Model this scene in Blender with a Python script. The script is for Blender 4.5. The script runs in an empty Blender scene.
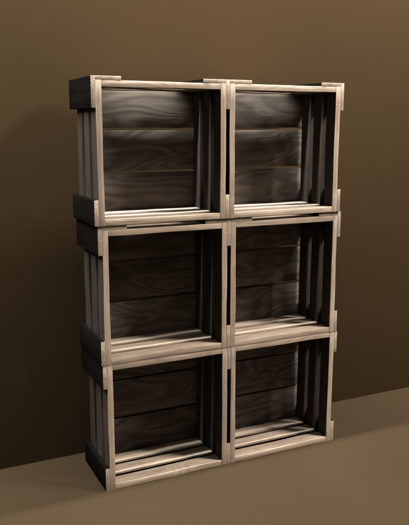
import bpy, bmesh, math, random
from mathutils import Vector, Matrix
random.seed(7)
S = bpy.context.scene

# ---------------------------------------------------------------- camera
cam = bpy.data.cameras.new("camera")
camo = bpy.data.objects.new("camera", cam)
S.collection.objects.link(camo)
S.camera = camo
cam.sensor_fit = 'HORIZONTAL'; cam.sensor_width = 36.0
cam.lens = 701.6 / 409 * 36
cam.clip_start = 0.05; cam.clip_end = 200
camo.location = (-0.7374, -2.3805, 1.3691)
ya, pi_ = 0.44541, -0.19218
fwd = Vector((math.sin(ya)*math.cos(pi_), math.cos(ya)*math.cos(pi_), math.sin(pi_)))
camo.rotation_euler = fwd.to_track_quat('-Z', 'Y').to_euler()

# ---------------------------------------------------------------- light
w = bpy.data.worlds.new("World"); S.world = w; w.use_nodes = True
bg = w.node_tree.nodes['Background']
bg.inputs['Color'].default_value = (1.0, 0.86, 0.74, 1)
bg.inputs['Strength'].default_value = 0.17
S.view_settings.view_transform = 'Standard'
S.view_settings.look = 'None'
S.view_settings.exposure = 0.0
S.view_settings.gamma = 1.0

def area(name, loc, target, sx, sy, power, col):
    l = bpy.data.lights.new(name, 'AREA'); l.shape = 'RECTANGLE'
    l.size = sx; l.size_y = sy; l.energy = power; l.color = col
    o = bpy.data.objects.new(name, l); S.collection.objects.link(o)
    o.location = loc
    o.rotation_euler = (Vector(target)-Vector(loc)).to_track_quat('-Z', 'Y').to_euler()
    return o
# key lamp: high, in front and a little to the right of the crates
area("key_lamp", (3.3, -2.0, 4.35), (0.5, 0.1, 0.7), 0.9, 0.9, 385, (1.0, 0.89, 0.78))
# strip lamp washing the upper part of the backdrop
area("backdrop_wash_lamp", (-0.1, -0.01, 3.6), (-0.1, 0.34, 2.6), 5.6, 0.10, 900, (1.0, 0.98, 0.92))

# ---------------------------------------------------------------- materials
def nodes(name):
    m = bpy.data.materials.new(name); m.use_nodes = True
    nt = m.node_tree
    return m, nt, nt.nodes['Principled BSDF']

def wood(name, axis, dark, light, contrast=1.0, figure=0.5, rough=0.75, bump=0.25, spec=0.2, freq=75.0, fig=(2.4, 9.0)):
    """weathered board, grain running along the given axis of the object's own space"""
    m, nt, b = nodes(name); N = nt.nodes; L = nt.links
    tc = N.new('ShaderNodeTexCoord'); oi = N.new('ShaderNodeObjectInfo')
    off = N.new('ShaderNodeVectorMath'); off.operation = 'SCALE'
    off.inputs[0].default_value = (37.0, 53.0, 71.0)
    L.new(oi.outputs['Random'], off.inputs['Scale'])
    add = N.new('ShaderNodeVectorMath'); add.operation = 'ADD'
    L.new(tc.outputs['Object'], add.inputs[0]); L.new(off.outputs[0], add.inputs[1])
    def stretched(s_long, s_cross):
        v = [s_cross]*3; v['xyz'.index(axis)] = s_long
        mp = N.new('ShaderNodeVectorMath'); mp.operation = 'MULTIPLY'
        mp.inputs[1].default_value = v
        L.new(add.outputs[0], mp.inputs[0]); return mp.outputs[0]
    def noise(vec, scale, detail, rough_=0.55, dist=0.0):
        n = N.new('ShaderNodeTexNoise'); n.inputs['Scale'].default_value = scale
        n.inputs['Detail'].default_value = detail; n.inputs['Roughness'].default_value = rough_
        n.inputs['Distortion'].default_value = dist
        L.new(vec, n.inputs['Vector']); return n.outputs['Fac']
    def math_(op, a, b_=None, c=None):
        n = N.new('ShaderNodeMath'); n.operation = op
        for i, x in enumerate((a, b_, c)):
            if x is None: continue
            if isinstance(x, (int, float)): n.inputs[i].default_value = x
            else: L.new(x, n.inputs[i])
        return n.outputs[0]
    fine = noise(stretched(6, 190), 1.0, 4.0, 0.6)           # thin fibres
    mid = noise(stretched(2.2, 38), 1.0, 3.0, 0.55, 0.3)     # streaks
    ring0 = noise(stretched(*fig), 1.0, 1.5, 0.4, 0.6)        # contour lines = cathedral figure
    rings = math_('MULTIPLY_ADD', math_('SINE', math_('MULTIPLY', ring0, freq)), 0.5, 0.5)
    blot = noise(add.outputs[0], 9.0, 3.0, 0.6)
    f = math_('MULTIPLY_ADD', math_('SUBTRACT', fine, 0.5), 1.3*contrast, 0.5)
    f = math_('ADD', f, math_('MULTIPLY', math_('SUBTRACT', mid, 0.5), 1.6*contrast))
    f = math_('ADD', f, math_('MULTIPLY', math_('SUBTRACT', rings, 0.5), figure*0.8))
    f = math_('ADD', f, math_('MULTIPLY', math_('SUBTRACT', blot, 0.5), 0.9*contrast))
    cr = N.new('ShaderNodeMix'); cr.data_type = 'RGBA'; cr.clamp_factor = True
    cr.inputs[6].default_value = (*dark, 1); cr.inputs[7].default_value = (*light, 1)
    L.new(f, cr.inputs[0])
    # every board slightly different
    hs = N.new('ShaderNodeHueSaturation')
    mr = N.new('ShaderNodeMapRange'); mr.inputs[3].default_value = 0.86; mr.inputs[4].default_value = 1.12
    L.new(oi.outputs['Random'], mr.inputs[0]); L.new(mr.outputs[0], hs.inputs['Value'])
    L.new(cr.outputs[2], hs.inputs['Color'])
    L.new(hs.outputs[0], b.inputs['Base Color'])
    b.inputs['Roughness'].default_value = rough
    b.inputs['Specular IOR Level'].default_value = spec
    bp = N.new('ShaderNodeBump'); bp.inputs['Strength'].default_value = bump
    bp.inputs['Distance'].default_value = 0.002
    L.new(f, bp.inputs['Height']); L.new(bp.outputs[0], b.inputs['Normal'])
    return m

LD, LL = (0.30, 0.235, 0.182), (0.62, 0.515, 0.42)
wood_x = wood("weathered_wood_horizontal", 'x', LD, LL, 0.9, 0.25)
wood_z = wood("weathered_wood_upright", 'z', LD, LL, 0.9, 0.2)
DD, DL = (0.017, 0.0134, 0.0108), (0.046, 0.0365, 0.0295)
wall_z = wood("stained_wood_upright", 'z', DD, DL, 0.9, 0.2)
wall_x = wood("shaded_underside_wood", 'x', DD, DL, 0.9, 0.2)  # slat undersides only, dark tone paints in the crate ceiling's shade
plank_x = wood("plank_wood", 'x', (0.058, 0.0465, 0.038), (0.155, 0.127, 0.105), 0.6, 0.72, 0.8, 0.10, 0.2, 46.0, (2.8, 10.0))
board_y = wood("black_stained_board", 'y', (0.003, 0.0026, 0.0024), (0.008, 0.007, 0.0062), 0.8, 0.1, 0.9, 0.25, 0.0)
end_y = wood("sawn_board_end", 'y', (0.28, 0.22, 0.17), (0.52, 0.44, 0.36), 1.0, 0.1)

def plain(name, base, var, rough):
    m, nt, b = nodes(name); N = nt.nodes; L = nt.links
    tc = N.new('ShaderNodeTexCoord')
    n = N.new('ShaderNodeTexNoise'); n.inputs['Scale'].default_value = 1.6; n.inputs['Detail'].default_value = 5
    n2 = N.new('ShaderNodeTexNoise'); n2.inputs['Scale'].default_value = 60; n2.inputs['Detail'].default_value = 3
    L.new(tc.outputs['Object'], n.inputs['Vector']); L.new(tc.outputs['Object'], n2.inputs['Vector'])
    a = N.new('ShaderNodeMath'); a.operation = 'MULTIPLY_ADD'; a.inputs[1].default_value = 0.25
    L.new(n2.outputs['Fac'], a.inputs[0]); L.new(n.outputs['Fac'], a.inputs[2])
    mr = N.new('ShaderNodeMapRange'); mr.inputs[1].default_value = 0.35; mr.inputs[2].default_value = 0.9
    mr.inputs[3].default_value = 1-var; mr.inputs[4].default_value = 1+var
    L.new(a.outputs[0], mr.inputs[0])
    hs = N.new('ShaderNodeHueSaturation'); hs.inputs['Color'].default_value = (*base, 1)
    L.new(mr.outputs[0], hs.inputs['Value']); L.new(hs.outputs[0], b.inputs['Base Color'])
    b.inputs['Roughness'].default_value = rough
    b.inputs['Specular IOR Level'].default_value = 0.0
    return m
m_floor = plain("brown_floor_paint", (0.0300, 0.0206, 0.0120), 0.10, 0.85)
m_wall = plain("dark_brown_backdrop", (0.0365, 0.0238, 0.0122), 0.05, 0.9)

# ---------------------------------------------------------------- helpers
def obj(name, bm, mats, parent=None):
    me = bpy.data.meshes.new(name); bm.to_mesh(me); bm.free()
    for m in (mats if isinstance(mats, (list, tuple)) else [mats]): me.materials.append(m)
    o = bpy.data.objects.new(name, me); S.collection.objects.link(o)
    o.parent = parent
    return o

def board(p0, p1, axis, wob=0.0009, bev=0.0008, cuts=7, seed=0, front=None, under=None):
    """a sawn board filling the box p0..p1, cut along its length, edges eased and a little uneven"""
    rnd = random.Random(seed)
    a = 'xyz'.index(axis)
    bm = bmesh.new()
    bmesh.ops.create_cube(bm, size=1.0)
    for v in bm.verts:
        for i in range(3):
            v.co[i] = p0[i] if v.co[i] < 0 else p1[i]
    bmesh.ops.bevel(bm, geom=list(bm.edges), offset=bev, segments=2, affect='EDGES', profile=0.6)
    long_edges = [e for e in bm.edges if abs(e.verts[0].co[a]-e.verts[1].co[a]) > 0.5*(p1[a]-p0[a])]
    bmesh.ops.subdivide_edges(bm, edges=long_edges, cuts=cuts, use_grid_fill=True)
    ph = [rnd.uniform(0, 6.28) for _ in range(6)]
    for v in bm.verts:
        t = (v.co[a]-p0[a])/(p1[a]-p0[a])
        env = math.sin(math.pi*min(max(t, 0), 1))
        for k, i in enumerate([j for j in range(3) if j != a]):
            side = 0 if v.co[i] < 0.5*(p0[i]+p1[i]) else 1
            d = (math.sin(t*5.1+ph[k*2+side])+0.5*math.sin(t*13+ph[k+2]))*wob*env
            v.co[i] += d
    for f in bm.faces: f.smooth = True
    if front is not None:                       # second material on the sawn front end
        for f in bm.faces:
            f.normal_update()
            if f.normal.y < -0.7: f.material_index = front
    if under is not None:                       # dark underside: shade beneath the slats put into the colour
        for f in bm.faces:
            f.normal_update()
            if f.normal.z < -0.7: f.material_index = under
    return bm

# ---------------------------------------------------------------- setting
WD = 0.3556
bm = bmesh.new()
v = [bm.verts.new(c) for c in ((-30, -12, 0), (30, -12, 0), (30, WD, 0), (-30, WD, 0))]
bm.faces.new(v)
fl = obj('floor', bm, m_floor); fl['kind'] = 'structure'
bm = bmesh.new(); bmesh.ops.create_cube(bm, size=1.0)
for q in bm.verts: q.co = (q.co.x*60, WD+0.1+q.co.y*0.2, 3.97+q.co.z*8)
wl = obj('backdrop_wall', bm, m_wall); wl['kind'] = 'structure'

# ---------------------------------------------------------------- crates
W, H, D = 0.50, 0.502, 0.284
BT = 0.0158              # corner board thickness
T = 0.022                # slat thickness
SL = [(0.0, 0.062), (0.090, 0.152), (0.180, 0.242)]
PL = [(0.001, 0.1655), (0.175, 0.3310), (0.3405, 0.501)]
LS, LX = 0.092, 0.093
GROUP = 'wooden crates stacked as a shelf'

def crate(loc, label, col, row):
    root = bpy.data.objects.new('wooden_crate', None)
    root.empty_display_size = 0.1
    S.collection.objects.link(root)
    root.location = loc
    root['label'] = label; root['category'] = 'crate'; root['group'] = GROUP
    sd = row*100+col*1000
    for k, (y0, y1) in enumerate(SL):
        mx = wood_x
        for x0 in (0.0, W-T):
            sd += 1
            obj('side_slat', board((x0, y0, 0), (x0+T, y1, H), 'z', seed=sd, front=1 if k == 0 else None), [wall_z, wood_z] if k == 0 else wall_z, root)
        for z0, nm in ((0.0, 'bottom_slat'), (H-T, 'top_slat')):
            sd += 1
            zz0 = (0.0006 if k == 0 else 0.012) if z0 == 0 else z0   # inner floor slats are thin laths
            zz1 = z0+T if z0 == 0 else z0+T-0.0006
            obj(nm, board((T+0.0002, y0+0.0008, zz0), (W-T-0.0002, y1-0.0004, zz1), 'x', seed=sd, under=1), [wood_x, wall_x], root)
    for z0, z1 in PL:
        sd += 1
        obj('back_plank', board((0.0125, 0.2624, z0), (W-0.0005, 0.282, z1), 'x', seed=sd, wob=0.0006), plank_x, root)
    top = (0.0, 0.0160, 0.0138)[row]
    # boards that wrap the four corners, running from front to back
    sides = [(-BT, -0.0002)] if col == 0 else []
    sides.append((W+0.0002, W+BT))
    for x0, x1 in sides:
        for z0, z1 in ((0.0, LS), (H+top-0.107 if top else H-LS, H+top-0.0003)):
            sd += 1
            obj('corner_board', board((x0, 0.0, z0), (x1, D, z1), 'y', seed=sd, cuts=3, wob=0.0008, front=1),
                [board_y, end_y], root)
    if top:
        for x0, x1 in ((0.0002, LX), (W-LX, W-0.0002)):
            sd += 1
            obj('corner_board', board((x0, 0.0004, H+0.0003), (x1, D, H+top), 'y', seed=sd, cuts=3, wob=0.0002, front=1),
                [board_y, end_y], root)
    return root

PX = W+0.0162
rows = [(0.0, 0.0, 0.0), (-0.0045, -0.0015, 0.5026), (-0.0161, -0.0085, 1.0212)]
LAB = {
 (0, 2): 'weathered open crate topping the left column, pale band across its uppermost back plank',
 (1, 2): 'weathered open crate topping the right column, pale vertical streak on its back planks',
 (0, 1): 'weathered open crate halfway up the left column, its back gaps glowing faintly',
 (1, 1): 'weathered open crate halfway up the right column, its slatted floor striped by light',
 (0, 0): 'weathered open crate standing on the floor at the foot of the left column',
 (1, 0): 'weathered open crate standing on the floor at the foot of the right column',
}
for r, (dx, dy, z) in enumerate(rows):
    for c in (0, 1):
        crate((c*PX+dx, dy, z), LAB[(c, r)], c, r)
